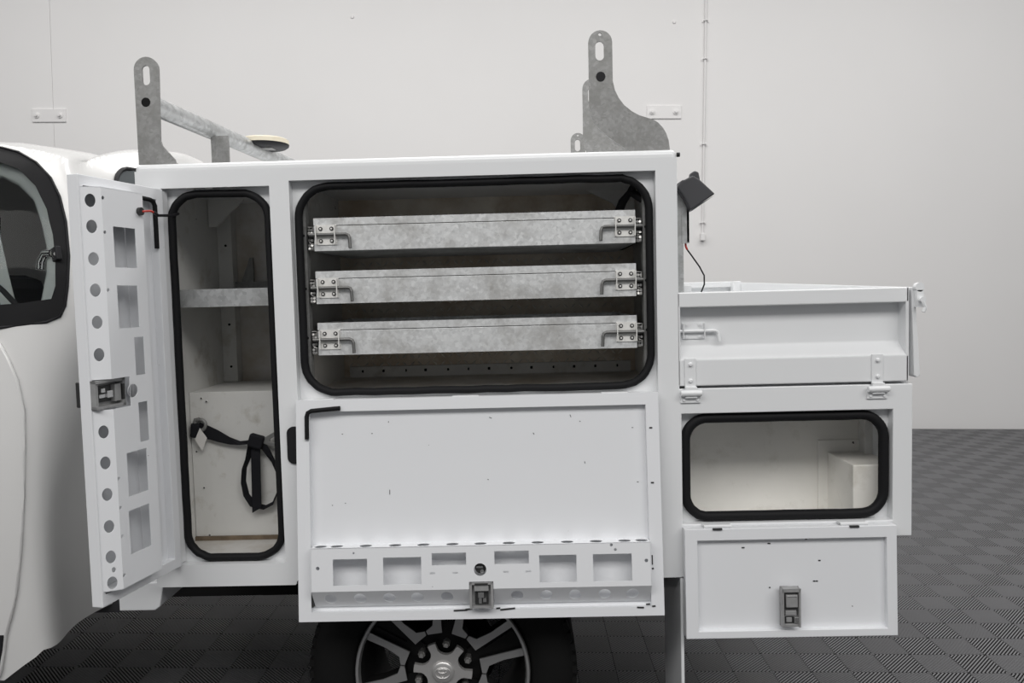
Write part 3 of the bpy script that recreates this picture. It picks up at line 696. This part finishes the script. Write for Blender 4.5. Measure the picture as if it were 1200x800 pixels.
mb.box(.075, .10, -.004, .002, -.001, .0035).box(.44, .465, -.004, .002, -.001, .0035)
tag(mb.build('paint_chips', STEELD, bd), kind='stuff')

# ---- roof rack pieces
kl = [(-.801, 1.79), (-.801, 2.041)] + [(-.7675 - .0335 * math.cos(R(a)), 2.041 + .0335 * math.sin(R(a))) for a in range(15, 181, 15)] + [(-.739, 1.852), (-.734, 1.838), (-.703, 1.802), (-.700, 1.79)]
mb = MB().plate(kl, [slot(-.769, 2.026, .0105, .026), circ(-.773, 1.955, .0125)], XZ, .018, .025).box(-.80, -.705, .025, .08, 1.789, 1.795)
tag(mb.build('rack_bracket', GALVD, T), 'upright galvanised rack bracket at the canopy front')
MB().cyl((-.774, .025, 1.955), (-.70, .5, 1.940), .0265, n=24).cyl((-.70, .5, 1.940), (-.56, 1.68, 1.915), .0265, n=24).build('rack_crossbar', GALV, T, smooth=50)
MB().cyl((-.773, .019, 1.955), (-.773, .0255, 1.955), .0128, n=20).build('bar_end_shade', DARK, T)  # dark disc painted as the shade inside the open bar end
MB().box(-.722, -.668, .318, .326, 1.788, 1.925).build('rack_post', GALVD, T)
def circp(cx, cz, r, a0, a1, n=12): return [(cx + r * math.cos(R(a0 + (a1 - a0) * i / n)), cz + r * math.sin(R(a0 + (a1 - a0) * i / n))) for i in range(n + 1)]
kr = circp(.4475, 2.076, .0315, 180, 0) + [(.479, 1.975), (.484, 1.951), (.494, 1.930), (.508, 1.911), (.527, 1.895), (.548, 1.883), (.566, 1.877), (.582, 1.872), (.597, 1.863), (.610, 1.849), (.619, 1.833), (.625, 1.815), (.628, 1.79)] + [(.52, 1.788), (.515, 1.795), (.487, 1.811), (.463, 1.830), (.444, 1.846), (.429, 1.866), (.419, 1.888), (.415, 1.911)]
mb = MB().plate(kr, [slot(.4455, 2.054, .0115, .025), circ(.447, 2.097, .0045, n=10)], XZ, .018, .025)
br = mb.build('rack_bracket', GALVD, T); tag(br, 'tall curved galvanised rack bracket at the canopy rear')
MB().cyl((.447, .019, 1.987), (.447, .0165, 1.987), .0125, n=18).build('bracket_plug', BLACK, br)
for y, dx in ((.46, .020), (1.30, .034)):
    c_ = dup(br, T, (dx, y, 0))
# low beacon on the bar
bc = MB().rev([(0, 0), (.068, 0), (.077, .006), (.078, .012), (0, .012)], 0, 0, 40).build('beacon_light', BLACK, T, smooth=40)
bc.rotation_euler = (R(90), 0, 0); bc.location = (-.655, .62, 1.942); bc.scale = (1.05, 1.05, 1.05)
ln = MB().rev([(0, .034), (.055, .033), (.070, .030), (.0775, .025), (.0785, .012), (0, .012)], 0, 0, 40).build('beacon_lens', LENS, bc, smooth=40)
MB().box(-.05, .03, -.003, .0, -.02, .02).build('beacon_mount', GALVD, bc)

# ---- work light on its post behind the canopy
mb = MB().box(.655, .676, .09, .13, 1.41, 1.69).box(.672, .692, .088, .094, 1.545, 1.689).box(.655, .692, .088, .13, 1.684, 1.69).box(.686, .692, .088, .13, 1.548, 1.69)
wl = mb.build('work_light_post', GALV, T)
hs = [(.655, 1.695), (.668, 1.716), (.674, 1.716), (.698, 1.727), (.716, 1.716), (.758, 1.676), (.690, 1.632), (.675, 1.665)]
mb = MB().plate(hs, [], XZ, .06, .17).plate([(.698, 1.715), (.702, 1.74), (.712, 1.746), (.723, 1.742), (.727, 1.72), (.727, 1.705)], [], XZ, .10, .13)
mb.build('work_light_housing', LAMPB, wl, bevel=.004)
MB().plate([(.757, 1.672), (.763, 1.676), (.696, 1.632), (.692, 1.636)][::1], [], XZ, .066, .164).build('work_light_lens', DGLASS, wl)
mb = MB().mat(0).tube([(.684, .1, 1.545), (.687, .1, 1.53), (.70, .1, 1.512), (.722, .1, 1.48), (.735, .1, 1.455), (.735, .1, 1.43), (.726, .1, 1.408)], .0022, 6).mat(1).tube([(.683, .098, 1.55), (.684, .098, 1.538), (.688, .098, 1.528)], .003, 6)
mb.build('work_light_cable', [BLACK, REDW], wl, smooth=60)

# ------------------------------------------------------------------ tie-down strap in the locker
def ribbon(mb, pts, wv, t=.0015):
    P = [Vector(p) for p in pts]; k = len(P); W_ = [Vector(q) for q in wv] if isinstance(wv, list) else [Vector(wv)] * k
    vs = []
    for p, q in zip(P, W_): vs += [p + q + Vector((0, -t, 0)), p - q + Vector((0, -t, 0)), p - q + Vector((0, t, 0)), p + q + Vector((0, t, 0))]
    fs = [(0, 1, 2, 3), tuple(4 * (k - 1) + i for i in range(4))[::-1]]
    for i in range(k - 1): fs += [(4 * i + j, 4 * i + (j + 1) % 4, 4 * i + 4 + (j + 1) % 4, 4 * i + 4 + j) for j in range(4)]
    return mb.add(vs, fs)
st = empty('tie_down_strap', (-.19, 0, .037), (0, -R(1.45), 0))
tag(st, 'black webbing strap knotted across the white box inside the tall locker', 'strap')
mb = MB(); ribbon(mb, [(-.745, .19, 1.035), (-.715, .186, 1.028), (-.69, .184, 1.018), (-.655, .184, 1.003), (-.625, .182, .996), (-.60, .180, .998), (-.57, .176, 1.008)], [(0, 0, .024), (0, 0, .020), (0, 0, .018), (0, 0, .011), (0, .003, .005), (0, 0, .006), (0, 0, .012)])
mb.build('webbing', WEB, st)
mb = MB(); ribbon(mb, [(-.576, .180, 1.005), (-.576, .172, .95), (-.578, .173, .88), (-.580, .174, .795)], [(.013, 0, 0), (.0135, 0, 0), (.0135, 0, 0), (.014, 0, .008)]); mb.build('webbing_tail', WEB, st)
mb = MB(); ribbon(mb, [(-.59, .178, 1.0), (-.600, .175, .95), (-.613, .176, .92), (-.618, .178, .88), (-.612, .180, .84), (-.594, .182, .81), (-.56, .184, .80), (-.535, .184, .812), (-.518, .184, .85), (-.514, .182, .89), (-.524, .178, .935), (-.545, .175, .975), (-.56, .174, 1.0)],
                  [(.004, .01, 0), (.004, .012, 0), (.003, .012, 0), (.003, .012, 0), (.004, .012, .0), (.005, .010, .003), (0, .010, .004), (-.004, .01, .002), (-.004, .012, 0), (-.005, .010, 0), (-.009, .006, 0), (-.011, 0, 0), (-.012, 0, 0)]); mb.build('webbing_loop', WEB, st)
MB().obox((-.572, .172, 1.002), (.022, .012, .02), Matrix.Rotation(.3, 3, 'Y')).build('knot', WEB, st, bevel=.006)
mb = MB().plate([(-.552, .995), (-.552, 1.01), (-.515, 1.03), (-.502, 1.03), (-.502, .985), (-.53, .985)], [[(-.532, 1.0), (-.53, 1.008), (-.512, 1.018), (-.508, 1.018), (-.508, .997)]], XZ, .172, .178).build('buckle', GALVD, st, bevel=.0015)
mb = MB().tube([(-.742 + .016 * math.cos(a), .186, 1.052 + .016 * math.sin(a)) for a in [2 * math.pi * i / 20 for i in range(20)]], .0055, 8, closed=True).tube([(-.762, .19, 1.055), (-.755, .184, 1.068), (-.742, .184, 1.07)], .006, 8)
mb.build('shackle', GALVD, st, smooth=60)
MB().obox((-.757, .187, 1.036), (.014, .010, .022), Matrix.Rotation(.1, 3, 'Y')).build('loop_end', WEB, st, bevel=.006)
MB().plate([(-.740, 1.044), (-.756, 1.010), (-.736, .976), (-.720, 1.014)], [], XZ, .176, .178).build('label_tag', TAG, st)
